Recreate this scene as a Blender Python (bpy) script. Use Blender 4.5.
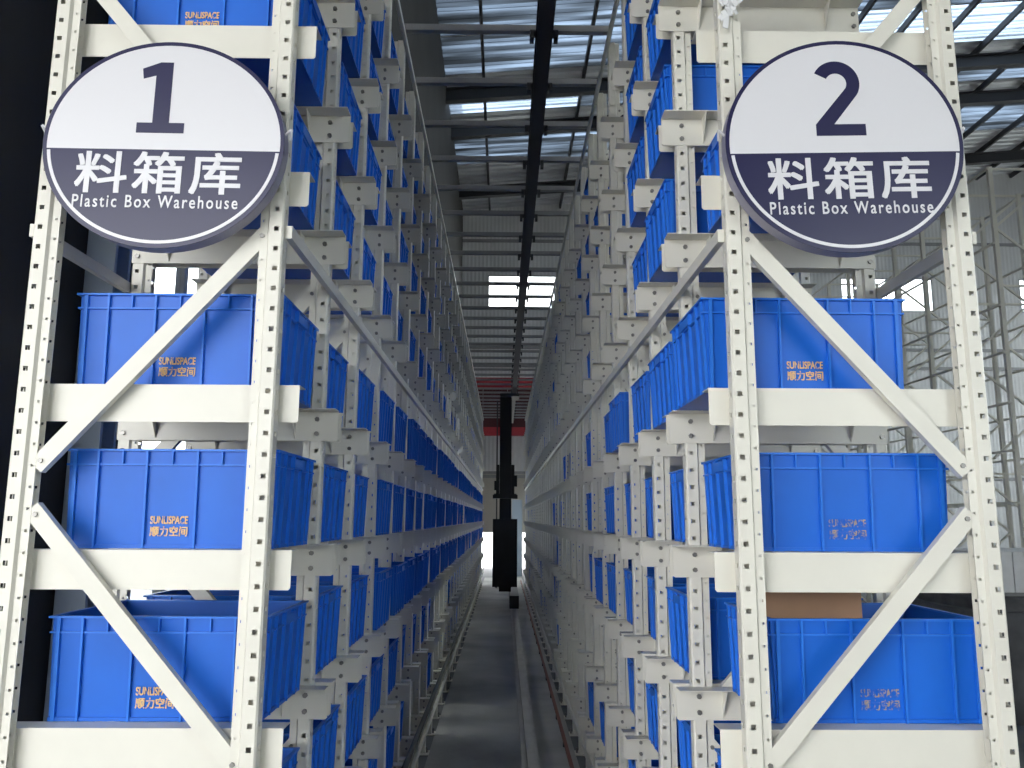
import bpy, bmesh, math, random
from mathutils import Matrix, Vector

random.seed(7)
scene = bpy.context.scene
for o in list(bpy.data.objects):
    bpy.data.objects.remove(o)
COL = scene.collection
CZ = 1.9                       # eye height above the floor; heights below are mostly h + CZ
Y0 = 2.2                       # front face of the first rack frame
P = 0.6035                     # frame spacing along the aisle
NF = 37                        # frames per rack
LV = [-1.455, -0.998, -0.545, -0.089, 0.363, 0.993, 1.457, 1.915, 2.375]   # shelf heights (h)
TOP = 2.88

# ------------------------------------------------------------------ camera
cam_d = bpy.data.cameras.new('camera')
cam = bpy.data.objects.new('camera', cam_d)
COL.objects.link(cam)
FPX = 814.6
cam_d.sensor_fit = 'HORIZONTAL'
cam_d.sensor_width = 36.0
cam_d.lens = FPX * 36.0 / 1024.0
cam_d.clip_start = 0.05
cam_d.clip_end = 400
R_ = Vector((0.99993751, -0.01010227, 0.00478832))
U_ = Vector((-0.00636484, -0.16231151, 0.98671904))
F_ = Vector((0.0091909, 0.98668785, 0.16236567))
M = Matrix.Identity(4)
for i in range(3):
    M[i][0], M[i][1], M[i][2] = R_[i], U_[i], -F_[i]
M[2][3] = CZ
cam.matrix_world = M
scene.camera = cam

# ------------------------------------------------------------------ daylight
world = bpy.data.worlds.new('overcast_sky')
scene.world = world
world.use_nodes = True
bg = world.node_tree.nodes['Background']
bg.inputs['Color'].default_value = (0.96, 0.98, 1.0, 1)
bg.inputs['Strength'].default_value = 1.0
scene.view_settings.view_transform = 'Standard'
scene.view_settings.look = 'None'
scene.view_settings.gamma = 1
scene.view_settings.use_curve_mapping = False
scene.view_settings.exposure = 2.97


# ------------------------------------------------------------------ materials
def mat(name, col, rough=0.5, metal=0.0, spec=0.5, noise=0.0, nscale=8.0, bump=0.0, bscale=40.0, coat=0.0):
    m = bpy.data.materials.new(name)
    m.use_nodes = True
    nt = m.node_tree
    b = nt.nodes['Principled BSDF']
    b.inputs['Base Color'].default_value = (*col, 1)
    b.inputs['Roughness'].default_value = rough
    b.inputs['Metallic'].default_value = metal
    b.inputs['Specular IOR Level'].default_value = spec
    b.inputs['Coat Weight'].default_value = coat
    if noise or bump:
        tc = nt.nodes.new('ShaderNodeTexCoord')
    if noise:
        n = nt.nodes.new('ShaderNodeTexNoise')
        n.inputs['Scale'].default_value = nscale
        n.inputs['Detail'].default_value = 5
        nt.links.new(tc.outputs['Object'], n.inputs['Vector'])
        r = nt.nodes.new('ShaderNodeValToRGB')
        r.color_ramp.elements[0].position = 0.3
        r.color_ramp.elements[1].position = 0.7
        r.color_ramp.elements[0].color = (*[max(0, c * (1 - noise)) for c in col], 1)
        r.color_ramp.elements[1].color = (*[min(1, c * (1 + noise * 0.5)) for c in col], 1)
        nt.links.new(n.outputs['Fac'], r.inputs['Fac'])
        nt.links.new(r.outputs['Color'], b.inputs['Base Color'])
    if bump:
        n2 = nt.nodes.new('ShaderNodeTexNoise')
        n2.inputs['Scale'].default_value = bscale
        bp = nt.nodes.new('ShaderNodeBump')
        bp.inputs['Strength'].default_value = bump
        bp.inputs['Distance'].default_value = 0.01
        nt.links.new(tc.outputs['Object'], n2.inputs['Vector'])
        nt.links.new(n2.outputs['Fac'], bp.inputs['Height'])
        nt.links.new(bp.outputs['Normal'], b.inputs['Normal'])
    return m


def wave_mat(name, col, axis, scale, rough=0.5, metal=0.0, strength=0.22):
    """sheet metal with fine ribs running across the given object axis"""
    m = mat(name, col, rough, metal, noise=0.12, nscale=0.6)
    nt = m.node_tree
    b = nt.nodes['Principled BSDF']
    tc = nt.nodes.new('ShaderNodeTexCoord')
    w = nt.nodes.new('ShaderNodeTexWave')
    w.bands_direction = axis
    w.inputs['Scale'].default_value = scale
    bp = nt.nodes.new('ShaderNodeBump')
    bp.inputs['Strength'].default_value = strength
    bp.inputs['Distance'].default_value = 0.04
    nt.links.new(tc.outputs['Object'], w.inputs['Vector'])
    nt.links.new(w.outputs['Fac'], bp.inputs['Height'])
    nt.links.new(bp.outputs['Normal'], b.inputs['Normal'])
    return m


CREAM = mat('cream_paint', (0.76, 0.735, 0.645), 0.42, noise=0.05, nscale=5)
CREAM2 = mat('cream_paint_worn', (0.74, 0.71, 0.62), 0.45, noise=0.10, nscale=14)
ZINC = mat('zinc_bolt', (0.28, 0.27, 0.25), 0.4, 0.6)
BLUE = mat('blue_plastic', (0.010, 0.135, 0.62), 0.42, spec=0.35, noise=0.12, nscale=3.0)
BLUEP = mat('blue_plastic_rim', (0.022, 0.18, 0.70), 0.42, spec=0.35)
NAVY = mat('navy_vinyl', (0.017, 0.016, 0.065), 0.3, spec=0.4)
WHITEV = mat('white_vinyl', (0.74, 0.73, 0.75), 0.25)
SIGNEDGE = mat('sign_edge', (0.30, 0.29, 0.36), 0.35)
DARKRAIL = mat('dark_rail_paint', (0.012, 0.012, 0.02), 0.45)
BLACK = mat('black_paint', (0.010, 0.010, 0.012), 0.4)
STEEL = mat('rail_steel', (0.42, 0.41, 0.40), 0.35, 0.8, noise=0.25, nscale=3)
GREYP = mat('grey_steel', (0.30, 0.30, 0.30), 0.5, noise=0.1)
CONC = mat('concrete', (0.42, 0.41, 0.385), 0.7, noise=0.35, nscale=1.2, bump=0.15, bscale=25)
HALLFLOOR = mat('hall_floor', (0.16, 0.16, 0.165), 0.7, noise=0.3, nscale=2.0, bump=0.3, bscale=15)
DARKWALL = mat('dark_cladding', (0.045, 0.042, 0.039), 0.8, noise=0.2, nscale=1.0)
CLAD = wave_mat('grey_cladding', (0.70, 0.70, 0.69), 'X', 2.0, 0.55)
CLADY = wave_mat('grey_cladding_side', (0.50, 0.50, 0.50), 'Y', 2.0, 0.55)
ROOFM = mat('roof_sheet', (0.62, 0.63, 0.65), 0.35, 0.3, noise=0.2, nscale=0.7)
DARKSTEEL = mat('dark_steel', (0.05, 0.05, 0.055), 0.6)
COLUMN = mat('pale_column_paint', (0.32, 0.38, 0.45), 0.5)
RED = mat('red_paint', (0.38, 0.03, 0.04), 0.5)
DRED = mat('dark_red_panel', (0.07, 0.012, 0.016), 0.6)
ORANGE = mat('orange_busbar', (0.20, 0.05, 0.03), 0.5)
CARD = mat('cardboard', (0.42, 0.25, 0.15), 0.8, noise=0.1, nscale=6)
BEIGE = mat('roller_door_paint', (0.45, 0.42, 0.36), 0.5)
PALEBOX = mat('pale_panel', (0.80, 0.80, 0.79), 0.5, noise=0.08)
FRAMEW = mat('window_frame_paint', (0.35, 0.36, 0.38), 0.5)
WRAP = mat('white_film', (0.75, 0.75, 0.75), 0.35)

# worn gold print: flakes of the ink are missing, blue plastic shows there
def print_mat(name, p0, p1, ink):
    m = mat(name, ink, 0.5)
    nt = m.node_tree
    tc = nt.nodes.new('ShaderNodeTexCoord'); n = nt.nodes.new('ShaderNodeTexNoise'); r = nt.nodes.new('ShaderNodeValToRGB')
    n.inputs['Scale'].default_value = 70; n.inputs['Detail'].default_value = 3
    r.color_ramp.elements[0].position = p0; r.color_ramp.elements[1].position = p1
    r.color_ramp.elements[0].color = (0.012, 0.13, 0.62, 1); r.color_ramp.elements[1].color = (*ink, 1)
    nt.links.new(tc.outputs['Object'], n.inputs['Vector']); nt.links.new(n.outputs['Fac'], r.inputs['Fac'])
    nt.links.new(r.outputs['Color'], nt.nodes['Principled BSDF'].inputs['Base Color'])
    return m
PRINT = print_mat('gold_print', 0.36, 0.46, (0.80, 0.52, 0.22))
PRINT_WORN = print_mat('gold_print_worn', 0.46, 0.60, (0.42, 0.33, 0.24))

# window glass: thin clear pane with a weak reflection
GLASS = bpy.data.materials.new('window_glass'); GLASS.use_nodes = True
nt = GLASS.node_tree; nt.nodes.clear()
o_ = nt.nodes.new('ShaderNodeOutputMaterial'); mx = nt.nodes.new('ShaderNodeMixShader')
tr = nt.nodes.new('ShaderNodeBsdfTransparent'); gl = nt.nodes.new('ShaderNodeBsdfGlossy')
tr.inputs['Color'].default_value = (0.92, 0.95, 0.95, 1); gl.inputs['Roughness'].default_value = 0.05
mx.inputs[0].default_value = 0.06
nt.links.new(tr.outputs[0], mx.inputs[1]); nt.links.new(gl.outputs[0], mx.inputs[2]); nt.links.new(mx.outputs[0], o_.inputs[0])

# translucent roof light sheet
SKYL = bpy.data.materials.new('translucent_sheet'); SKYL.use_nodes = True
nt = SKYL.node_tree; nt.nodes.clear()
o_ = nt.nodes.new('ShaderNodeOutputMaterial'); mx = nt.nodes.new('ShaderNodeMixShader')
tr = nt.nodes.new('ShaderNodeBsdfTranslucent'); gl = nt.nodes.new('ShaderNodeBsdfTransparent')
tr.inputs['Color'].default_value = (0.20, 0.25, 0.31, 1)
tc = nt.nodes.new('ShaderNodeTexCoord'); mp = nt.nodes.new('ShaderNodeMapping'); n = nt.nodes.new('ShaderNodeTexNoise'); r = nt.nodes.new('ShaderNodeValToRGB')
mp.inputs['Scale'].default_value = (0.25, 2.6, 0.2); n.inputs['Scale'].default_value = 1.0; n.inputs['Detail'].default_value = 3
r.color_ramp.elements[0].position = 0.36; r.color_ramp.elements[1].position = 0.66
r.color_ramp.elements[0].color = (0.09, 0.10, 0.11, 1); r.color_ramp.elements[1].color = (0.31, 0.36, 0.42, 1)
nt.links.new(tc.outputs['Object'], mp.inputs[0]); nt.links.new(mp.outputs[0], n.inputs['Vector']); nt.links.new(n.outputs['Fac'], r.inputs['Fac']); nt.links.new(r.outputs['Color'], tr.inputs['Color'])
gl.inputs['Color'].default_value = (0.8, 0.9, 1.0, 1)
mx.inputs[0].default_value = 0.02
nt.links.new(tr.outputs[0], mx.inputs[1]); nt.links.new(gl.outputs[0], mx.inputs[2]); nt.links.new(mx.outputs[0], o_.inputs[0])

SKYL_CLEAR = SKYL.copy(); SKYL_CLEAR.name = 'clear_roof_sheet'
for q in SKYL_CLEAR.node_tree.nodes:
    if q.type == 'MIX_SHADER': q.inputs[0].default_value = 0.35


# ------------------------------------------------------------------ mesh helpers
class MB:
    def __init__(self):
        self.v, self.f, self.m = [], [], []

    def quadbox(self, c8, mi=0):
        i = len(self.v)
        self.v += [tuple(c) for c in c8]
        for q in ((0, 3, 2, 1), (4, 5, 6, 7), (0, 1, 5, 4), (1, 2, 6, 5), (2, 3, 7, 6), (3, 0, 4, 7)):
            self.f.append(tuple(i + k for k in q)); self.m.append(mi)
        return self

    def box(self, x0, x1, y0, y1, z0, z1, mi=0):
        return self.quadbox([(x0, y0, z0), (x1, y0, z0), (x1, y1, z0), (x0, y1, z0),
                             (x0, y0, z1), (x1, y0, z1), (x1, y1, z1), (x0, y1, z1)], mi)

    def prism(self, pts, off, mi=0):
        """polygon of 3-D points extruded by the vector off"""
        i = len(self.v); k = len(pts)
        off = Vector(off)
        self.v += [tuple(p) for p in pts] + [tuple(Vector(p) + off) for p in pts]
        self.f.append(tuple(range(i, i + k))[::-1]); self.m.append(mi)
        self.f.append(tuple(range(i + k, i + 2 * k))); self.m.append(mi)
        for a in range(k):
            b = (a + 1) % k
            self.f.append((i + a, i + b, i + k + b, i + k + a)); self.m.append(mi)
        return self

    def bar(self, a, b, w, d, side=(0, 1, 0), mi=0):
        """bar a->b, d thick along side, w across"""
        a, b = Vector(a), Vector(b); s = Vector(side).normalized()
        t = (b - a).normalized(); n = t.cross(s).normalized() * (w / 2); s = s * (d / 2)
        return self.quadbox([a - n - s, a + n - s, a + n + s, a - n + s, b - n - s, b + n - s, b + n + s, b - n + s], mi)

    def tube(self, a, b, r, k=8, mi=0):
        a, b = Vector(a), Vector(b); t = (b - a).normalized()
        u = t.orthogonal().normalized(); w = t.cross(u)
        ring = [a + (u * math.cos(2 * math.pi * j / k) + w * math.sin(2 * math.pi * j / k)) * r for j in range(k)]
        return self.prism(ring, b - a, mi)

    def add(self, other, off=(0, 0, 0), sx=1, sy=1):
        i = len(self.v)
        self.v += [(x * sx + off[0], y * sy + off[1], z + off[2]) for x, y, z in other.v]
        self.f += [tuple(i + k for k in f) for f in other.f]
        self.m += other.m
        return self

    def mesh(self, name, mats):
        me = bpy.data.meshes.new(name)
        me.from_pydata(self.v, [], self.f)
        for m in (mats if isinstance(mats, (list, tuple)) else [mats]):
            me.materials.append(m)
        if any(self.m):
            me.polygons.foreach_set('material_index', self.m)
        bm = bmesh.new(); bm.from_mesh(me)
        bmesh.ops.recalc_face_normals(bm, faces=bm.faces[:])
        bm.to_mesh(me); bm.free()
        me.update()
        return me


def put(name, me, parent=None, loc=(0, 0, 0), rotz=0.0):
    o = bpy.data.objects.new(name, me)
    COL.objects.link(o)
    o.location = loc
    if rotz:
        o.rotation_euler = (0, 0, rotz)
    if parent is not None:
        o.parent = parent
    return o


def tag(o, label, cat, group=None, kind=None):
    o['label'] = label
    o['category'] = cat
    if group: o['group'] = group
    if kind: o['kind'] = kind
    return o


def struct(o, label=None):
    o['kind'] = 'structure'
    if label: o['label'] = label
    return o


def text_mesh(name, body, m, w=None, h=None, extrude=0.0012, bold=0.0, spacing=1.0):
    """lettering as a mesh standing in the XZ plane, facing -Y, centred, fitted to w and/or h; bold = stroke gain in em"""
    cu = bpy.data.curves.new(name, 'FONT')
    cu.body = body; cu.size = 1.0; cu.space_character = spacing
    cu.align_x = 'CENTER'; cu.resolution_u = 4
    ob = bpy.data.objects.new(name, cu); COL.objects.link(ob)
    dg = bpy.context.evaluated_depsgraph_get()
    me = bpy.data.meshes.new_from_object(ob.evaluated_get(dg))
    bpy.data.objects.remove(ob); bpy.data.curves.remove(cu)
    bm = bmesh.new(); bm.from_mesh(me)
    bmesh.ops.remove_doubles(bm, verts=bm.verts[:], dist=1e-6)
    if bold:
        bm.to_mesh(me)
        for lay, (dx, dy) in enumerate(((-1, -1), (1, -1), (1, 1), (-1, 1))):
            k = len(bm.verts)
            bm.from_mesh(me); bm.verts.ensure_lookup_table()
            for v in bm.verts[k:]:
                v.co.x += dx * bold; v.co.y += dy * bold; v.co.z = 0.00015 * (lay + 1)
    xs = [v.co.x for v in bm.verts]; ys = [v.co.y for v in bm.verts]
    cx, cy = (min(xs) + max(xs)) / 2, (min(ys) + max(ys)) / 2
    sx = w / (max(xs) - min(xs)) if w else None
    sy = h / (max(ys) - min(ys)) if h else None
    sx = sx or sy; sy = sy or sx
    for v in bm.verts:
        v.co = Vector(((v.co.x - cx) * sx, -v.co.z, (v.co.y - cy) * sy))
    bmesh.ops.recalc_face_normals(bm, faces=bm.faces[:])
    for f in bm.faces:
        f.smooth = False
        if f.normal.y > 0: f.normal_flip()
    r = bmesh.ops.extrude_face_region(bm, geom=bm.faces[:])
    for g in r['geom']:
        if isinstance(g, bmesh.types.BMVert):
            g.co.y -= extrude
    for f in bm.faces: f.smooth = False
    bm.to_mesh(me); bm.free()
    me.name = name
    me.materials.clear(); me.materials.append(m)
    return me


def holed(u0, u1, v0, v1, holes):
    """rectangle minus holes as a list of rectangles"""
    us = sorted({u0, u1, *[h[0] for h in holes], *[h[1] for h in holes]})
    vs = sorted({v0, v1, *[h[2] for h in holes], *[h[3] for h in holes]})
    out = []
    for a, b in zip(us, us[1:]):
        run = None
        for c, d in zip(vs, vs[1:]):
            um, vm = (a + b) / 2, (c + d) / 2
            solid = not any(h[0] < um < h[1] and h[2] < vm < h[3] for h in holes)
            if solid:
                run = (run[0], d) if run else (c, d)
            elif run:
                out.append((a, b, *run)); run = None
        if run: out.append((a, b, *run))
    return out


# ================================================================== THE HALL
XL, YF = -1.75, 32.0           # dark wall behind the left rack, far end wall
XW, XR, YB = -12.0, 26.0, -5.0
def roof_z(x): return CZ + 12.5 + 0.08 * (x - XL)

mb = MB().box(XW - 0.2, XR + 0.2, YB - 0.2, YF + 0.2, -0.2, -0.004)
struct(put('floor', mb.mesh('floor', HALLFLOOR)))
mb = MB().box(-0.60, 0.60, 0.6, 27.0, -0.1, 0.0)
struct(put('floor_aisle', mb.mesh('floor_aisle', CONC)))
mb = MB().box(-150, 150, -150, 150, -0.6, -0.3)
struct(put('ground', mb.mesh('ground', CONC)))

# left wall with its row of windows
wl = [(3.80, 4.90, CZ - 0.62, CZ + 1.62)]
y = 5.5
while y < 29:
    wl.append((y, y + 1.9, CZ - 0.62, CZ + 1.62)); y += 2.4
mb = MB()
for a, b, c, d in holed(2.4, YF, -0.1, 18, wl):
    mb.box(XL - 0.06, XL, a, b, c, d)
struct(put('wall_left', mb.mesh('wall_left', DARKWALL)))
# far end wall with its window band and a half raised roller door
we = [(-0.7, 2.1), (4.2, 7.0), (9.0, 11.8), (13.68, 17.45), (21.0, 23.8)]
holes = [(a, b, CZ + 8.34, CZ + 9.75) for a, b in we] + [(-1.6, 3.4, 0.0, 3.6)]
mb = MB()
for a, b, c, d in holed(XL, XR, -0.1, 18, holes):
    mb.box(a, b, YF, YF + 0.15, c, d)
wall_back = struct(put('wall_back', mb.mesh('wall_back', CLAD)))
for hh in (6.0, 6.75, 1.6, 11.2):
    put('girt', MB().box(XL, XR, YF - 0.06, YF, CZ + hh - 0.06, CZ + hh + 0.06).mesh('girt', GREYP), wall_back)
mb = MB()
for a, b, c, d in holed(YB, YF, -0.1, 18, [(q, q + 4.6, CZ + 2.0, CZ + 9.8) for q in (6, 12, 18, 24)]):  # tall openings out of view, enlarged to let more light into the hall
    mb.box(XR, XR + 0.15, a, b, c, d)
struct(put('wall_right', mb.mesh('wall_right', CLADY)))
mb = MB()
for a, b, c, d in holed(XW, XR, -0.1, 18, [(-10.5, -1.5, 0, 6.0), (3.0, 8.0, 2.2, 5.4)]):  # the second opening is an unseen window added for extra light
    mb.box(a, b, YB - 0.15, YB, c, d)
struct(put('wall_front', mb.mesh('wall_front', CLAD)))
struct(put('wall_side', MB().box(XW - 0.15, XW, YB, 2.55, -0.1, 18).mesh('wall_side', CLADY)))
struct(put('wall_return', MB().box(XW, XL - 0.06, 2.4, 2.55, -0.1, 18).mesh('wall_return', DARKWALL)))


def window(n, o0, o1, z0, z1, axis, at, nm=2):
    """frame with mullions and one pane per light; axis is the axis the window runs along"""
    def bx(a, b, c, d, t0, t1):
        return MB().box(a, b, at + t0, at + t1, c, d) if axis == 'x' else MB().box(at + t0, at + t1, a, b, c, d)
    fr = MB(); w = 0.05
    for q in ((o0, o1, z0, z0 + w), (o0, o1, z1 - w, z1), (o0, o0 + w, z0 + w, z1 - w), (o1 - w, o1, z0 + w, z1 - w)):
        fr.add(bx(*q, 0.005, 0.055))
    root = struct(put('window_%d' % n, fr.mesh('window', FRAMEW)))
    for k in range(1, nm):
        c = o0 + (o1 - o0) * k / nm
        put('mullion', bx(c - w / 2, c + w / 2, z0 + w, z1 - w, 0.005, 0.055).mesh('mullion', FRAMEW), root)
    for k in range(nm):
        a = o0 + (o1 - o0) * k / nm + w / 2; b = o0 + (o1 - o0) * (k + 1) / nm - w / 2
        put('pane', bx(a, b, z0 + w, z1 - w, 0.03, 0.036).mesh('pane', GLASS), root)


wn = 1
window(wn, 3.0, 8.0, 2.2, 5.4, "x", YB - 0.15, 4); wn += 1  # added window behind the camera, lights the right front and left bins
for a, b in we:
    window(wn, a, b, CZ + 8.34, CZ + 9.75, 'x', YF, 2); wn += 1
for a, b, c, d in wl:
    window(wn, a, b, c, d, 'y', XL - 0.06, 2); wn += 1
for q in (6, 12, 18, 24):  # unseen right-wall windows, sized to brighten the hall and end wall
    window(wn, q, q + 4.6, CZ + 2.0, CZ + 9.8, 'y', XR, 4); wn += 1

# roller door at the far end, raised by a third
d1 = struct(put('door_1', MB().box(-1.7, -1.6, YF - 0.1, YF + 0.1, 0, 3.7).box(3.4, 3.5, YF - 0.1, YF + 0.1, 0, 3.7).box(-1.6, 3.4, YF - 0.1, YF + 0.1, 3.6, 3.7).mesh('door', GREYP)))
for k in range(12):
    z = 1.35 + k * 0.19
    put('door_slat', MB().box(-1.6, 3.4, YF + 0.02, YF + 0.05, z, z + 0.19).mesh('door_slat', BEIGE), d1)

# roof: corrugated sheets, translucent bands, purlins, rafters
bands = [(0, 2), (6.5, 8.5), (12.5, 14.5), (16.9, 19.7), (19.75, 21.6), (22.7, 23.9), (25.0, 27.6)]  # unseen front bands added for illumination; first visible band widened to brighten the roof
def corrugated(ya, yb, x0, x1, pitch=0.36, amp=0.07):
    m = MB(); n = max(1, round((yb - ya) / pitch)); p = (yb - ya) / n
    ys = []
    for k in range(n):
        b = ya + k * p
        ys += [(b, 0), (b + p * 0.55, 0), (b + p * 0.65, amp), (b + p * 0.9, amp)]
    ys.append((yb, 0))
    for (a, za), (b, zb) in zip(ys, ys[1:]):
        t = 0.012
        m.quadbox([(x0, a, roof_z(x0) + za), (x1, a, roof_z(x1) + za), (x1, b, roof_z(x1) + zb), (x0, b, roof_z(x0) + zb),
                   (x0, a, roof_z(x0) + za + t), (x1, a, roof_z(x1) + za + t), (x1, b, roof_z(x1) + zb + t), (x0, b, roof_z(x0) + zb + t)])
    return m
mb = MB(); prev = YB - 0.3
for a, b in bands + [(YF + 0.3, None)]:
    for p, q, x0 in ((prev, min(a, 2.5), XW - 0.3), (max(prev, 2.5), a, XL - 0.3)):
        if q > p: mb.add(corrugated(p, q, x0, XR + 0.3))
    prev = b
ceiling = struct(put('ceiling', mb.mesh('ceiling', ROOFM)))
PX = [XL + 1.1 + 1.45 * k for k in range(19)]
for a, b in bands:
    for x0, x1 in zip([XW if b < 2.5 else XL] + PX, PX + [XR]):
        put('roof_light', corrugated(a, b, x0, x1).mesh('roof_light', SKYL_CLEAR if (a == 19.75 and x0 > 6) or (a == 22.7 and x0 < 2) else SKYL), ceiling)
for x in [XL + 1.1 - 1.45 * k for k in range(1, 7)] + PX:
    z = roof_z(x)
    put('purlin', MB().box(x - 0.04, x + 0.04, YB, YF if x > XL else 2.5, z - 0.2, z - 0.02).mesh('purlin', DARKSTEEL), ceiling)
for y in (-1, 5, 11, 17, 22.0, 24.3, 29.2):
    m = MB()
    for z0, z1, w in ((-0.24, -0.22, 0.12), (-0.60, -0.24, 0.008), (-0.62, -0.60, 0.12)):
        xa = XW if y < 2.5 else XL
        a, b = roof_z(xa), roof_z(XR)
        m.quadbox([(xa, y - w, a + z0), (XR, y - w, b + z0), (XR, y + w, b + z0), (xa, y + w, a + z0),
                   (xa, y - w, a + z1), (XR, y - w, b + z1), (XR, y + w, b + z1), (xa, y + w, a + z1)])
    put('rafter', m.mesh('rafter', DARKSTEEL), ceiling)

# pale steel column against the dark wall
mb = MB().box(-1.74, -1.62, 3.27, 3.29, 0, 14.2).box(-1.74, -1.62, 3.39, 3.41, 0, 14.2).box(-1.69, -1.67, 3.29, 3.39, 0, 14.2)
col_ = put('steel_column', mb.mesh('steel_column', COLUMN))
tag(col_, 'pale blue-grey steel column against dark wall behind the left rack', 'column')
put('base_plate', MB().box(-1.745, -1.56, 3.22, 3.46, 0, 0.02).mesh('base_plate', COLUMN), col_)


# ================================================================== RACKS
def perforated(m, along, n0, n1, u0, u1, uc, hw, pitch, phase, zt):
    """perforated strip standing along z: u runs along the axis named, the sheet lies between n0 and n1 on the other one"""
    def bx(a, b, z0, z1):
        if along == 'x': m.box(a, b, n0, n1, z0, z1)
        else: m.box(n0, n1, a, b, z0, z1)
    last = 0.0
    for k in range(int((zt - phase) / pitch)):
        c = phase + (k + 0.5) * pitch
        bx(u0, u1, last, c - hw)
        bx(u0, uc - hw, c - hw, c + hw); bx(uc + hw, u1, c - hw, c + hw)
        last = c + hw
    bx(u0, u1, last, zt)


def upright_mesh():
    zt = CZ + TOP + 0.02
    m = MB(); t = 0.002; pitch = 0.0578
    perforated(m, 'x', 0.0, t, 0.005, 0.040, 0.019, 0.0066, pitch, 0.014, zt)             # front flange
    perforated(m, 'x', 0.05 - t, 0.05, 0.005, 0.040, 0.019, 0.0066, pitch, 0.014, zt)     # rear flange
    perforated(m, 'x', 0.010, 0.010 + t, 0.046, 0.068, 0.058, 0.0036, pitch, 0.040, zt)   # lips
    perforated(m, 'x', 0.040 - t, 0.040, 0.046, 0.068, 0.058, 0.0036, pitch, 0.040, zt)
    perforated(m, 'y', 0.0, t, 0.005, 0.045, 0.025, 0.0066, pitch, 0.014, zt)             # web
    for q in (((0, .005), (.005, 0), (.005, t), (t, .005)), ((0, .045), (t, .045), (.005, .05 - t), (.005, .05)),
              ((.040, 0), (.046, .010), (.046, .010 + t), (.040, t)), ((.040, .05), (.040, .05 - t), (.046, .040 - t), (.046, .040))):
        m.prism([(x, y, 0) for x, y in q], (0, 0, zt))
    return m.mesh('upright', CREAM)


UP = upright_mesh()
FOOT = MB().box(-0.03, 0.11, -0.03, 0.10, 0, 0.008).tube((-0.015, 0.035, 0.008), (-0.015, 0.035, 0.05), 0.008, 6, 1).tube((0.09, 0.035, 0.008), (0.09, 0.035, 0.05), 0.008, 6, 1).mesh('foot_plate', [CREAM2, ZINC])
XC = 0.9765                    # centre line of a rack
A_END, O_END = 0.405, 0.352    # support: aisle end and outer end, from the centre line


def support_mb(s):
    """shelf angle on the face of a frame, ledge towards -y; aisle end towards s*x"""
    m = MB()
    c = 0.006
    pts = [(A_END, 0), (A_END, -0.105 + c), (A_END - c, -0.105), (-O_END, -0.105), (-O_END, 0)]
    m.prism([(s * x, -0.003, z) for x, z in pts], (0, 0.003, 0))
    m.box(min(-s * O_END, s * A_END), max(-s * O_END, s * A_END), -0.068, -0.003, -0.003, 0)
    for x in (A_END - 0.15, -O_END + 0.13):
        m.prism([(s * x, -0.003, -0.003), (s * x, -0.066, -0.003), (s * x, -0.003, -0.098)], (0.003, 0, 0))
    for x in (XC - 0.645, -(1.308 - XC)):
        for z in (-0.030, -0.080):
            m.tube((s * x, -0.003, z), (s * x, -0.010, z), 0.0085, 6, 1)
    return m


SUPM = {1: support_mb(1), -1: support_mb(-1)}
SUP = {k: v.mesh('shelf_support', [CREAM, ZINC]) for k, v in SUPM.items()}
ZIG = [((0.672, 2.44), (1.262, 2.85)), ((0.672, 2.36), (1.262, 1.68)), ((1.262, 1.60), (0.672, 0.90)), ((0.672, 0.80), (1.262, 0.13)),
       ((1.262, 0.02), (0.672, -0.64)), ((0.672, -0.72), (1.262, -1.38)), ((1.262, -1.46), (0.672, -1.86))]


def brace_mb(a, b):
    """shallow channel brace, web to the front"""
    m = MB()
    a = Vector((a[0], 0.0, a[1] + CZ)); b = Vector((b[0], 0.0, b[1] + CZ))
    t = (b - a).normalized(); n = t.cross(Vector((0, 1, 0))).normalized()
    m.bar(a, b, 0.046, 0.0025)
    for q in (-1, 1):
        o = n * q * 0.0218 + Vector((0, 0.012, 0))
        m.bar(a + o, b + o, 0.0025, 0.022)
    for e, d in ((a, t), (b, -t)):
        c = e + d * 0.022
        m.tube(c + Vector((0, -0.001, 0)), c + Vector((0, -0.007, 0)), 0.007, 6, 1)
    return m


ZIGM = {}
for s in (1, -1):
    ZIGM[s] = [brace_mb((s * a[0], a[1]), (s * b[0], b[1])).mesh('brace', [CREAM, ZINC]) for a, b in ZIG]


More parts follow.
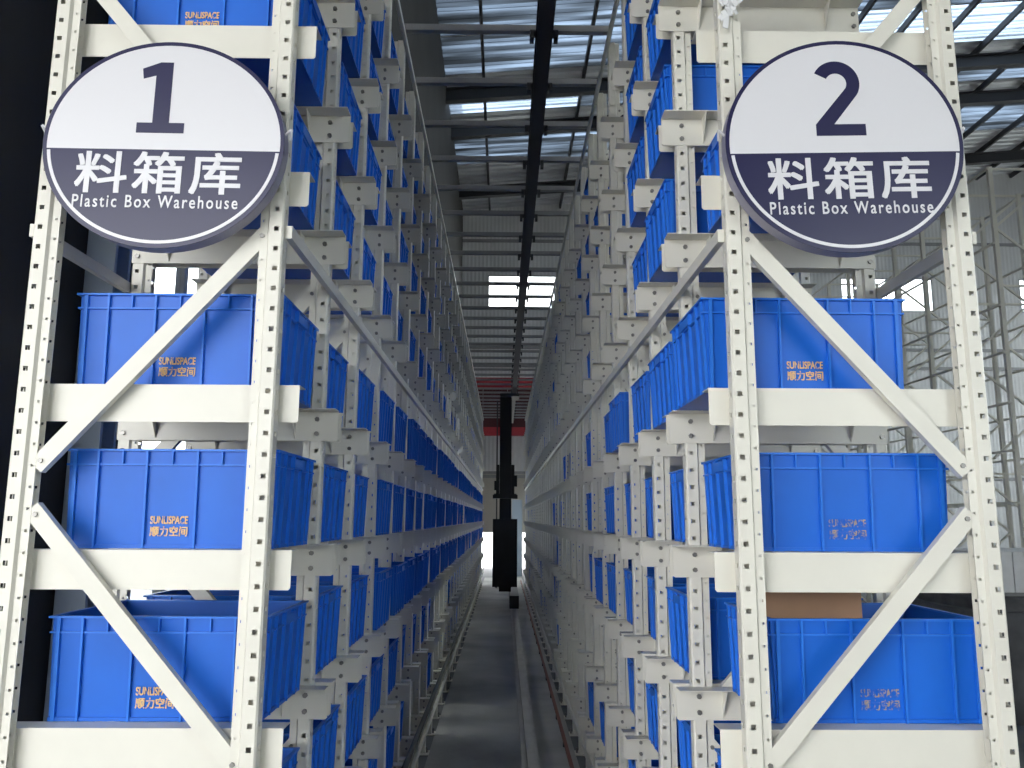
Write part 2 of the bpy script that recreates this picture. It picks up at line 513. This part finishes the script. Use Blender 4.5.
# main racks
def make_rack(s, name, label):
    root = bpy.data.objects.new(name, None); COL.objects.link(root)
    root.location = (s * XC, Y0, 0)
    tag(root, label, 'rack', 'storage racks')
    ox = s * XC
    def child(nm, me, x, y, z, rz=0.0):
        return put(nm, me, root, (x - ox, y - Y0, z), rz)
    far = MB()
    n = 0
    for k in range(NF):
        yk = Y0 + k * P
        if s > 0:
            child('upright', UP, 0.626, yk, 0); child('upright', UP, 1.327, yk + 0.05, 0, math.pi)
        else:
            child('upright', UP, -0.626, yk + 0.05, 0, math.pi); child('upright', UP, -1.327, yk, 0)
        child('foot_plate', FOOT, s * 0.626 if s > 0 else -0.706, yk, 0)
        child('foot_plate', FOOT, s * 1.247 if s > 0 else -1.327, yk, 0)
        for me in ZIGM[s]:
            child('brace', me, 0, yk + 0.012, 0)
        for h in LV:
            for side in ((-1, 1) if k else (1,)):
                if k == NF - 1 and side == 1: continue
                yy = yk if side < 0 else yk + 0.05
                if n < 300:
                    if side < 0: child('shelf_support', SUP[-s], s * XC, yy, CZ + h)
                    else: child('shelf_support', SUP[s], s * XC, yy, CZ + h, math.pi)
                    n += 1
                elif side < 0:
                    far.add(SUPM[-s], (0, yy - Y0, CZ + h))
                else:
                    far.add(SUPM[s], (0, yy - Y0, CZ + h), -1, -1)
    o = put('far_shelf_supports', far.mesh('far_shelf_supports', [CREAM, ZINC]), root)
    o['kind'] = 'stuff'
    L = (NF - 1) * P + 0.05
    def beam(nm, x0, x1, h0, h1, m=CREAM):
        put(nm, MB().box(min(x0, x1), max(x0, x1), 0.02, L, CZ + h0, CZ + h1).mesh(nm, m), root, (-ox, 0, 0))
    beam('longitudinal_beam', s * 0.606, s * 0.625, 0.78, 0.817)                 # beam in the tall gap
    beam('longitudinal_beam', s * 0.606, s * 0.625, TOP - 0.04, TOP)             # top rails
    beam('longitudinal_beam', s * 1.329, s * 1.348, TOP - 0.04, TOP)
    beam('longitudinal_beam', s * 1.329, s * 1.348, 0.78, 0.817)
    beam('longitudinal_beam', s * 0.606, s * 0.625, -1.72, -1.68)
    return root


rack_l = make_rack(-1, 'storage_rack', 'cream steel pallet rack left of the aisle, under the round sign 1')
rack_r = make_rack(1, 'storage_rack', 'cream steel pallet rack right of the aisle, under the round sign 2')

# empty rack rows standing farther right in the hall
def empty_rack(x0, y0, n, label, pitch=0.9, W=0.95, H=4.62):
    root = bpy.data.objects.new('empty_rack', None); COL.objects.link(root)
    root.location = (x0, y0, 0)
    tag(root, label, 'rack')
    zt = CZ + H
    post = MB().box(-0.028, 0.028, 0, 0.003, 0, zt).box(-0.028, -0.025, 0.003, 0.05, 0, zt).box(0.025, 0.028, 0.003, 0.05, 0, zt).mesh('upright', CREAM)
    zz = [0.15 + i * 0.79 for i in range(9)]
    br_ = [MB().bar((0.0 if i % 2 else W, 0.02, a), (W if i % 2 else 0.0, 0.02, b), 0.03, 0.02).mesh('brace', CREAM) for i, (a, b) in enumerate(zip(zz, zz[1:]))]
    hz = [MB().box(0.028, W - 0.028, 0.006, 0.026, z - 0.015, z + 0.015).mesh('strut', CREAM) for z in (zz[0], zz[3], zz[6], zt - 0.03)]
    for k in range(n):
        put('upright', post, root, (0, k * pitch, 0)); put('upright', post, root, (W, k * pitch, 0))
        for me in br_: put('brace', me, root, (0, k * pitch, 0))
        for me in hz: put('strut', me, root, (0, k * pitch, 0))
    L = (n - 1) * pitch + 0.05
    for h in (H - 0.05, 3.55, 2.72, 2.1, 1.45, 0.85, 0.2, -0.5, -1.1):
        for xx in (-0.05, W + 0.03):
            put('longitudinal_beam', MB().box(xx, xx + 0.02, 0, L, CZ + h, CZ + h + 0.03).mesh('longitudinal_beam', CREAM), root)
    return root
empty_rack(6.4, 10.1, 16, 'bare white lattice rack without bins at the right edge of view')

# ================================================================== BINS
BW, BD, BH = 0.60, 0.45, 0.275
def bin_meshes():
    body = MB()
    w0, d0 = BW / 2 - 0.020, BD / 2 - 0.020      # foot
    w1, d1 = BW / 2 - 0.009, BD / 2 - 0.009      # below the rim
    t = 0.004
    def ringwall(wa, da, za, wb, db, zb, th):
        for (xa, ya), (xb, yb) in (((-1, -1), (1, -1)), ((1, -1), (1, 1)), ((1, 1), (-1, 1)), ((-1, 1), (-1, -1))):
            body.quadbox([(xa * wa, ya * da, za), (xb * wa, yb * da, za), (xb * (wa - th), yb * (da - th), za), (xa * (wa - th), ya * (da - th), za),
                          (xa * wb, ya * db, zb), (xb * wb, yb * db, zb), (xb * (wb - th), yb * (db - th), zb), (xa * (wb - th), ya * (db - th), zb)])
    ringwall(w0, d0, 0.0, w1, d1, BH - 0.002, t)
    body.box(-w0, w0, -d0, d0, 0.0, 0.005)
    # bottom lip
    lip = 0.006
    ringwall(w0 + lip, d0 + lip, 0.0, w0 + lip, d0 + lip, 0.010, lip + 0.001)
    # vertical ribs
    def rib_long(x, z0, z1, p, w=0.006):
        for sy in (-1, 1):
            def dd(z): return d0 + (d1 - d0) * z / BH
            ya, yb = sy * dd(z0), sy * dd(z1)
            body.quadbox([(x - w / 2, ya, z0), (x + w / 2, ya, z0), (x + w / 2, ya + sy * p, z0), (x - w / 2, ya + sy * p, z0),
                          (x - w / 2, yb, z1), (x + w / 2, yb, z1), (x + w / 2, yb + sy * p, z1), (x - w / 2, yb + sy * p, z1)], 1)
    def rib_short(y, z0, z1, p, w=0.006):
        for sx in (-1, 1):
            def ww(z): return w0 + (w1 - w0) * z / BH
            xa, xb = sx * ww(z0), sx * ww(z1)
            body.quadbox([(xa, y - w / 2, z0), (xa, y + w / 2, z0), (xa + sx * p, y + w / 2, z0), (xa + sx * p, y - w / 2, z0),
                          (xb, y - w / 2, z1), (xb, y + w / 2, z1), (xb + sx * p, y + w / 2, z1), (xb + sx * p, y - w / 2, z1)], 1)
    for x in (-0.345, -0.118, 0.118, 0.345):
        rib_long(x * BW, 0, BH - 0.004, 0.010)
    for x in (-0.495, 0.495):
        rib_long(x * (BW - 0.05), 0, BH - 0.004, 0.008, 0.010)
    for y in (-0.30, -0.1, 0.1, 0.30):
        rib_short(y * BD, 0, BH - 0.004, 0.010)
    for y in (-0.49, 0.49):
        rib_short(y * (BD - 0.05), 0, BH - 0.004, 0.008, 0.010)
    for x in (-0.232, 0.0, 0.232):
        rib_long(x * BW, BH - 0.042, BH - 0.004, 0.009, 0.004)
    rim = MB()
    def ring(mbx, za, zb, wo, do, wi, di):
        for (xa, ya), (xb, yb) in (((-1, -1), (1, -1)), ((1, -1), (1, 1)), ((1, 1), (-1, 1)), ((-1, 1), (-1, -1))):
            mbx.quadbox([(xa * wo, ya * do, za), (xb * wo, yb * do, za), (xb * wi, yb * di, za), (xa * wi, ya * di, za),
                         (xa * wo, ya * do, zb), (xb * wo, yb * do, zb), (xb * wi, yb * di, zb), (xa * wi, ya * di, zb)])
    ring(rim, BH - 0.006, BH, BW / 2, BD / 2, w1 - t - 0.001, d1 - t - 0.001)        # top lip
    ring(rim, BH - 0.046, BH - 0.041, w1 + 0.005, d1 + 0.005, w1 - 0.003, d1 - 0.003)   # lower ridge
    handle = MB()
    for q in (-1, 1):
        handle.box(0.0, 0.016, q * 0.055 - 0.004, q * 0.055 + 0.004, -0.034, 0)
    handle.box(0.010, 0.016, -0.055, 0.055, -0.034, -0.006)
    full = MB().add(body).add(rim)
    for s in (-1, 1):
        full.add(handle, (s * (w1 - 0.001), 0, BH - 0.008), s, 1)
    return body, rim, handle, full
bb, br, bh, bf = bin_meshes()
BODY, RIM, HAND, FULL = bb.mesh('bin_body', [BLUE, BLUEP]), br.mesh('bin_rim', BLUEP), bh.mesh('bin_handle', BLUEP), bf.mesh('bin', [BLUE, BLUEP])
PR1 = text_mesh('logo_latin', 'SUNLISPACE', PRINT, w=0.105, h=0.022, extrude=0.0008, bold=0.022)
PR2 = text_mesh('logo_cjk', '顺力空间', PRINT, w=0.105, h=0.028, extrude=0.0008, bold=0.022)
PR3, PR4 = PR1.copy(), PR2.copy()
for q in (PR3, PR4):
    q.materials.clear(); q.materials.append(PRINT_WORN)
PD = BD / 2 - 0.0190

ORD = ['first', 'second', 'third', 'fourth', 'fifth', 'sixth', 'seventh', 'eighth', 'ninth', 'tenth', 'eleventh', 'twelfth', 'thirteenth',
       'fourteenth', 'fifteenth', 'sixteenth', 'seventeenth', 'eighteenth', 'nineteenth', 'twentieth'] + ['twenty-' + q for q in
       ('first', 'second', 'third', 'fourth', 'fifth', 'sixth', 'seventh', 'eighth', 'ninth')] + ['thirtieth'] + ['thirty-' + q for q in
       ('first', 'second', 'third', 'fourth', 'fifth', 'sixth', 'seventh', 'eighth', 'ninth')]
SHELF = ['fifth shelf below round sign', 'fourth shelf below round sign', 'third shelf below round sign', 'second shelf below round sign',
         'first shelf below round sign', 'shelf behind round sign', 'first shelf above round sign', 'second shelf above round sign', 'third shelf above round sign']

XFIX = {(-1, 0, 4): -0.942, (-1, 0, 3): -0.932, (-1, 0, 2): -0.936, (1, 0, 4): 0.872, (1, 0, 3): 0.966, (1, 0, 2): 1.026,
        (1, 0, 5): 1.0, (1, 1, 4): 0.90, (1, 1, 5): 0.90, (1, 1, 6): 0.91, (1, 2, 4): 0.92}
slots = []
pl = [0.5, 0.75, 0.98, 0.98, 0.98, 0.8, 0.75, 0.75, 0.7]
for k in range(NF - 1):
    for li in range(9):
        if k <= 3 or random.random() < pl[li]:
            slots.append((k, -1, li))
        if k <= 3:
            ok = not (k == 0 and li in (6, 7)) and not (k == 3 and li > 4)
        elif k == 4: ok = li in (2, 3, 4)
        elif k == 6: ok = li != 1
        else: ok = random.random() < 0.22
        if ok: slots.append((k, 1, li))
slots.sort(key=lambda q: (q[0], q[1], q[2]))
rest = MB()
for idx, (k, s, li) in enumerate(slots):
    base = (0.945 if k <= 2 or li not in (2, 3, 4) else 0.908) if s < 0 else (0.90 if li == 4 else 0.925 if li > 4 else 0.965) if k < 4 else 0.94
    x = XFIX.get((s, k, li), s * (base + random.uniform(-0.015, 0.015)))
    y = Y0 + k * P + 0.327 + random.uniform(-0.005, 0.005)
    if (s, k, li) in XFIX and k == 0: y = Y0 + 0.327
    z = CZ + LV[li] + 0.001
    if idx >= 300:
        rest.add(bf, (x, y, z)); continue
    near = k <= 4
    o = put('storage_bin', BODY if near else FULL, None, (x, y, z))
    tag(o, 'blue bin on %s rack, %s, %s bay from front' % ('left' if s < 0 else 'right', SHELF[li], ORD[k]), 'bin', 'blue storage bins on the racks')
    if near:
        put('rim', RIM, o)
        hx = BW / 2 - 0.013
        put('handle', HAND, o, (hx, 0, BH - 0.008)); put('handle', HAND, o, (-hx, 0, BH - 0.008), math.pi)
        if k <= 1:
            dx = random.uniform(-0.004, 0.004)
            for me, zz in ((PR1, 0.078), (PR2, 0.047)) if s < 0 or li == 4 else ((PR3, 0.078), (PR4, 0.047)):
                q = put('printed_logo', me, o, (dx, -PD - 0.0024 - zz * 0.03, zz)); q['label'] = 'worn gold lettering'
o = put('far_bins', rest.mesh('far_bins', [BLUE, BLUEP])); tag(o, 'blue bins crowding the far dim bays of the racks', 'bins', kind='stuff')

# open cardboard carton standing inside the lowest right bin of the first bay
cx, cy, cz = 0.897, Y0 + 0.36, CZ - 0.545 + 0.008
c = put('cardboard_carton', None) if False else bpy.data.objects.new('cardboard_carton', None)
COL.objects.link(c); c.location = (cx, cy, cz)
tag(c, 'brown cardboard carton sticking out of the bin at lower right', 'carton')
w, d, h = 0.145, 0.13, 0.345
put('carton_body', MB().box(-w, w, -d, -d + 0.005, 0, h).box(-w, w, d - 0.005, d, 0, h).box(-w, -w + 0.005, -d + 0.005, d - 0.005, 0, h).box(w - 0.005, w, -d + 0.005, d - 0.005, 0, h).box(-w + 0.005, w - 0.005, -d + 0.005, d - 0.005, 0, 0.005).mesh('carton_body', CARD), c)
put('flap', MB().box(-w, 0.0, -d, d, h, h + 0.004).mesh('flap', CARD), c)
put('flap', MB().box(0.002, w, -d, d, h, h + 0.004).mesh('flap', CARD), c)

# ================================================================== SIGNS
def ellipse(a, b, t0=0.0, t1=2 * math.pi, n=72, y=0.0, close=True):
    k = n if close else n + 1
    return [(a * math.cos(t0 + (t1 - t0) * i / n), y, b * math.sin(t0 + (t1 - t0) * i / n)) for i in range(k)]


def band(mbx, a0, b0, a1, b1, t0, t1, y, th, n=48):
    for i in range(n):
        p, q = t0 + (t1 - t0) * i / n, t0 + (t1 - t0) * (i + 1) / n
        f = lambda a, b, t, yy: (a * math.cos(t), yy, b * math.sin(t))
        mbx.quadbox([f(a0, b0, p, y), f(a0, b0, q, y), f(a1, b1, q, y), f(a1, b1, p, y),
                     f(a0, b0, p, y - th), f(a0, b0, q, y - th), f(a1, b1, q, y - th), f(a1, b1, p, y - th)])


def make_sign(cx, h, a, b, roll, digit, label, dz):
    root = bpy.data.objects.new('round_sign', None); COL.objects.link(root)
    root.location = (cx, 2.165, CZ + h); root.rotation_euler = (0, roll, 0)
    tag(root, label, 'sign', 'round warehouse signs')
    T = 0.045
    put('sign_box', MB().prism(ellipse(a, b), (0, -T, 0)).mesh('sign_box', SIGNEDGE), root, (0, 0.012, 0))
    f = -T + 0.012
    m = MB(); band(m, a + 0.001, b + 0.001, a - 0.010, b - 0.010, 0, 2 * math.pi, f, 0.002, 96)
    put('outline_ring', m.mesh('outline_ring', NAVY), root)
    sy = dz / (b - 0.010)
    t = math.asin(sy)
    up = ellipse(a - 0.0098, b - 0.0098, t, math.pi - t, 60, f, False)
    put('upper_face', MB().prism(up, (0, -0.0015, 0)).mesh('upper_face', WHITEV), root)
    lo = ellipse(a - 0.0098, b - 0.0098, math.pi - t, 2 * math.pi + t, 60, f, False)
    put('lower_face', MB().prism(lo, (0, -0.0015, 0)).mesh('lower_face', NAVY), root)
    m = MB(); band(m, a - 0.0115, b - 0.0115, a - 0.0205, b - 0.0205, math.pi - t + 0.02, 2 * math.pi + t - 0.02, f - 0.0015, 0.0012, 72)
    put('white_arc', m.mesh('white_arc', WHITEV), root)
    g = f - 0.0015
    if digit == '1':
        H = 0.212
        st = 0.046
        pts = [(-0.066, -H / 2), (0.066, -H / 2), (0.066, -H / 2 + 0.030), (0.023, -H / 2 + 0.030), (0.023, H / 2), (-0.012, H / 2),
               (-0.062, H / 2 - 0.020), (-0.058, H / 2 - 0.050), (-0.023, H / 2 - 0.040), (-0.023, -H / 2 + 0.030), (-0.066, -H / 2 + 0.030)]
        me = MB().prism([(x, 0, z) for x, z in pts], (0, -0.0012, 0)).mesh('digit', NAVY)
        put('digit', me, root, (-0.014, g, 0.135))
    else:
        # 2: hook, sloping stroke and foot as one outline
        ro, ri, H = 0.067, 0.030, 0.224
        cxx, czz = -0.004, H / 2 - 0.066
        up_, dn_ = [], []
        for i in range(25):
            t_ = math.radians(152 - i * (152 + 32) / 24)
            up_.append((cxx + ro * math.cos(t_), czz + ro * math.sin(t_)))
            dn_.append((cxx + ri * math.cos(t_), czz + ri * math.sin(t_)))
        m = MB()
        for q in range(24):
            m.prism([(*p, ) for p in [(up_[q][0], 0, up_[q][1]), (up_[q + 1][0], 0, up_[q + 1][1]), (dn_[q + 1][0], 0, dn_[q + 1][1]), (dn_[q][0], 0, dn_[q][1])]], (0, -0.0012, 0))
        b_ = -H / 2
        m.prism([(up_[24][0], 0, up_[24][1]), (-0.018, 0, b_ + 0.034), (-0.070, 0, b_ + 0.034), (dn_[24][0], 0, dn_[24][1])], (0, -0.0012, 0))
        m.prism([(-0.070, 0, b_), (0.070, 0, b_), (0.070, 0, b_ + 0.034), (-0.070, 0, b_ + 0.034)], (0, -0.0012, 0))
        put('digit', m.mesh('digit', NAVY), root, (-0.006, g, 0.138))
    put('chinese_lettering', text_mesh('chinese_lettering', '料箱库', WHITEV, w=0.455, h=0.122, extrude=0.0012, bold=0.014, spacing=1.12), root, (-0.008 if digit == '1' else 0.004, g, -0.088 if digit == '1' else -0.1))
    put('english_lettering', text_mesh('english_lettering', 'Plastic Box Warehouse', WHITEV, w=0.452, h=0.036, extrude=0.0012, bold=0.008, spacing=1.25), root, (-0.01 if digit == '1' else 0.004, g, -0.172 if digit == '1' else -0.186))
    for q in (-1, 1):
        m = MB().tube((q * (a - 0.004), f + 0.02, 0.04), (q * (a + 0.016), f + 0.01, 0.052), 0.004, 6).tube((q * (a + 0.016), f + 0.01, 0.052), (q * (a + 0.010), f + 0.03, 0.03), 0.004, 6)
        put('hook', m.mesh('hook', WHITEV), root)
    return root


make_sign(-0.949, 1.022, 0.3325, 0.303, 0.009, '1', 'round white and navy sign with number 1 on left rack', -0.020)
make_sign(0.947, 1.036, 0.333, 0.314, -0.022, '2', 'round white and navy sign with number 2 on right rack', -0.024)

# ================================================================== CRANE, RAILS
RX = 0.225                     # crane rail, right of the aisle centre
L1 = Y0 + (NF - 1) * P
root = bpy.data.objects.new('overhead_guide_rail', None); COL.objects.link(root); root.location = (RX, Y0, CZ + TOP + 0.021)
tag(root, 'dark overhead guide rail hung from cross ties between the rack tops', 'rail')
put('rail', MB().box(-0.045, 0.045, -0.2, L1 - Y0 + 0.3, -0.105, -0.085).box(-0.012, 0.012, -0.2, L1 - Y0 + 0.3, -0.085, -0.02).box(-0.05, 0.05, -0.2, L1 - Y0 + 0.3, -0.02, -0.002).mesh('rail', DARKRAIL), root)
TIE = MB().box(-0.63 - RX, 0.63 - RX, -0.02, 0.02, 0, 0.04).mesh('cross_tie', GREYP)
CLP = MB().box(-0.085, 0.085, -0.035, 0.035, -0.012, -0.0).box(-0.085, -0.06, -0.035, 0.035, -0.05, -0.012).box(0.06, 0.085, -0.035, 0.035, -0.05, -0.012).mesh('clamp', DARKSTEEL)
for k in range(1, NF):
    put('cross_tie', TIE, root, (0, k * P - 0.09, 0.001)); put('clamp', CLP, root, (0, k * P - 0.09, 0.0))

o = put('floor_rail', MB().box(RX - 0.07, RX + 0.07, 0.8, 26.5, 0, 0.012).box(RX - 0.012, RX + 0.012, 0.8, 26.5, 0.012, 0.06).box(RX - 0.035, RX + 0.035, 0.8, 26.5, 0.06, 0.085).mesh('floor_rail', STEEL))
tag(o, 'worn steel crane rail running down the aisle floor', 'rail')
o = put('conductor_rail', MB().box(0.51, 0.535, 2.3, 25, 0.05, 0.075).mesh('conductor_rail', ORANGE))
tag(o, 'orange-red conductor rail low along the right rack', 'conductor rail')
for k in range(24):
    put('bracket', MB().box(0.512, 0.533, 2.5 + k * 0.95, 2.53 + k * 0.95, 0, 0.05).mesh('bracket', DARKSTEEL), o)
o = put('cable_run', MB().tube((-0.545, 2.3, 0.52), (-0.545, 24.0, 0.52), 0.018, 8).mesh('cable_run', BLACK))
tag(o, 'dark cable run low along the left rack beside the aisle', 'cable')

c = bpy.data.objects.new('stacker_crane', None); COL.objects.link(c); c.location = (0.03, 18.0, 0)
tag(c, 'black stacker crane standing in the aisle between the two racks', 'crane')
put('base_beam', MB().box(0.10, 0.29, -1.0, 1.2, 0.09, 0.34).mesh('base_beam', BLACK), c)
for yy in (-0.85, 1.05):
    put('wheel', MB().tube((0.165, yy, 0.19), (0.225, yy, 0.19), 0.105, 16).mesh('wheel', DARKSTEEL), c)
put('mast', MB().box(-0.11, 0.12, 0.0, 0.28, 0.34, CZ + 2.72).box(-0.125, 0.135, -0.02, 0.0, 0.34, CZ + 2.72).mesh('mast', BLACK), c)
put('cabinet', MB().box(-0.26, 0.26, -0.55, -0.05, CZ - 1.42, CZ - 0.02).mesh('cabinet', BLACK), c)
ca = put('carriage', MB().box(-0.27, 0.27, -0.16, 0.5, CZ + 0.42, CZ + 0.50).box(-0.20, -0.13, -0.12, 0.4, CZ + 0.50, CZ + 1.15).box(0.13, 0.20, -0.12, 0.4, CZ + 0.50, CZ + 1.15).box(-0.24, -0.20, -0.1, 0.2, CZ + 0.6, CZ + 0.8).box(0.20, 0.26, -0.1, 0.2, CZ + 0.68, CZ + 0.92).mesh('carriage', BLACK), c)
put('fork', MB().box(-0.25, 0.25, 0.1, 0.4, CZ + 0.50, CZ + 0.53).mesh('fork', DARKSTEEL), ca)
put('top_guide', MB().box(-0.12, 0.30, -0.2, 0.5, CZ + 2.66, CZ + 2.72).box(0.12, 0.14, -0.1, 0.0, CZ + 2.72, CZ + 2.80).box(0.25, 0.27, -0.1, 0.0, CZ + 2.72, CZ + 2.80).mesh('top_guide', BLACK), c)
put('ladder_strip', MB().box(-0.20, -0.17, 0.1, 0.13, 0.4, CZ + 2.6).mesh('ladder_strip', DARKSTEEL), c)

# far end of the aisle
g = bpy.data.objects.new('gantry', None); COL.objects.link(g); g.location = (2.0, 30.0, 0)
tag(g, 'red steel gantry crossing above the far end of the aisle', 'gantry')
put('top_beam', MB().box(-3.7, 4.5, -0.15, 0.15, CZ + 4.75, CZ + 5.15).mesh('top_beam', RED), g)
put('lower_beam', MB().box(-3.7, 4.5, -0.15, 0.15, CZ + 3.0, CZ + 3.3).mesh('lower_beam', RED), g)
for k in range(9):
    a = -3.7 + k * 0.911
    put('panel', MB().box(a, a + 0.9, -0.04, 0.0, CZ + 3.3, CZ + 4.75).mesh('panel', DRED), g)
for x in (-3.6, 4.4):
    put('post', MB().box(x - 0.1, x + 0.1, -0.1, 0.1, 0, CZ + 3.0).mesh('post', RED), g)
o = put('blue_cabinet', MB().box(0.28, 0.62, 27.6, 28.0, 0, 2.5).mesh('blue_cabinet', COLUMN)); tag(o, 'pale blue cabinet beyond the crane at the aisle end', 'cabinet')
put('cabinet_door', MB().box(0.30, 0.60, 27.585, 27.6, 0.1, 2.4).mesh('cabinet_door', COLUMN), o)

# tarpaulin-covered stack with pale ribbed panels on top, out in the hall on the right
TARP = mat('dark_tarpaulin', (0.11, 0.11, 0.115), 0.75, noise=0.3, nscale=6, bump=0.6, bscale=14)
bm = bmesh.new()
bmesh.ops.create_cube(bm, size=1.0)
bmesh.ops.scale(bm, vec=(1.9, 1.8, 1.14), verts=bm.verts[:])
bmesh.ops.translate(bm, vec=(0, 0, 0.575), verts=bm.verts[:])
bmesh.ops.bevel(bm, geom=[e for e in bm.edges if max(v.co.z for v in e.verts) > 0.5], offset=0.12, segments=4, affect='EDGES')
bmesh.ops.subdivide_edges(bm, edges=bm.edges[:], cuts=4, use_grid_fill=True)
for v in bm.verts:
    k_ = 0.02 if 0.05 < v.co.z < 1.1 else 0.0
    v.co.x += k_ * math.sin(v.co.y * 9 + v.co.z * 5); v.co.y += k_ * math.sin(v.co.x * 11 + v.co.z * 4)
me = bpy.data.meshes.new('covered_stack'); bm.to_mesh(me); bm.free(); me.materials.append(TARP)
for q in me.polygons: q.use_smooth = True
o = put('covered_stack', me, None, (5.52, 8.9, 0)); tag(o, 'dark tarpaulin-covered stack on the hall floor at lower right edge', 'covered stack')
o = bpy.data.objects.new('panel_pack', None); COL.objects.link(o); o.location = (5.6, 8.9, 1.150)
tag(o, 'pack of pale ribbed panels lying on dark covered stack at right', 'panel pack')
put('batten', MB().box(-0.85, 0.8, -0.55, -0.45, 0, 0.04).mesh('batten', GREYP), o); put('batten', MB().box(-0.85, 0.8, 0.45, 0.55, 0, 0.04).mesh('batten', GREYP), o)
for k in range(14):
    a = -0.84 + k * 0.118
    put('panel', MB().box(a, a + 0.108, -0.6, 0.6, 0.04, 0.44).mesh('panel', PALEBOX), o)

# crumpled strip of film knotted round the right front upright, above the sign
random.seed(3)
m = MB()
prev = None
for k in range(3):
    pts = []
    for i in range(9):
        a = i / 8
        pts.append((0.632 + 0.05 * a + random.uniform(-0.01, 0.01), 2.19 - 0.012 * random.random(), CZ + 1.47 + k * 0.03 + random.uniform(-0.02, 0.02)))
    for p, q in zip(pts, pts[1:]):
        m.bar(p, q, 0.022, 0.002, (0, 1, 0.3))
m.bar((0.655, 2.185, CZ + 1.52), (0.64, 2.18, CZ + 1.42), 0.016, 0.002, (0, 1, 0.2))
o = put('film_strip', m.mesh('film_strip', WRAP)); tag(o, 'crumpled white film strip tied round right front upright above sign 2', 'film strip')
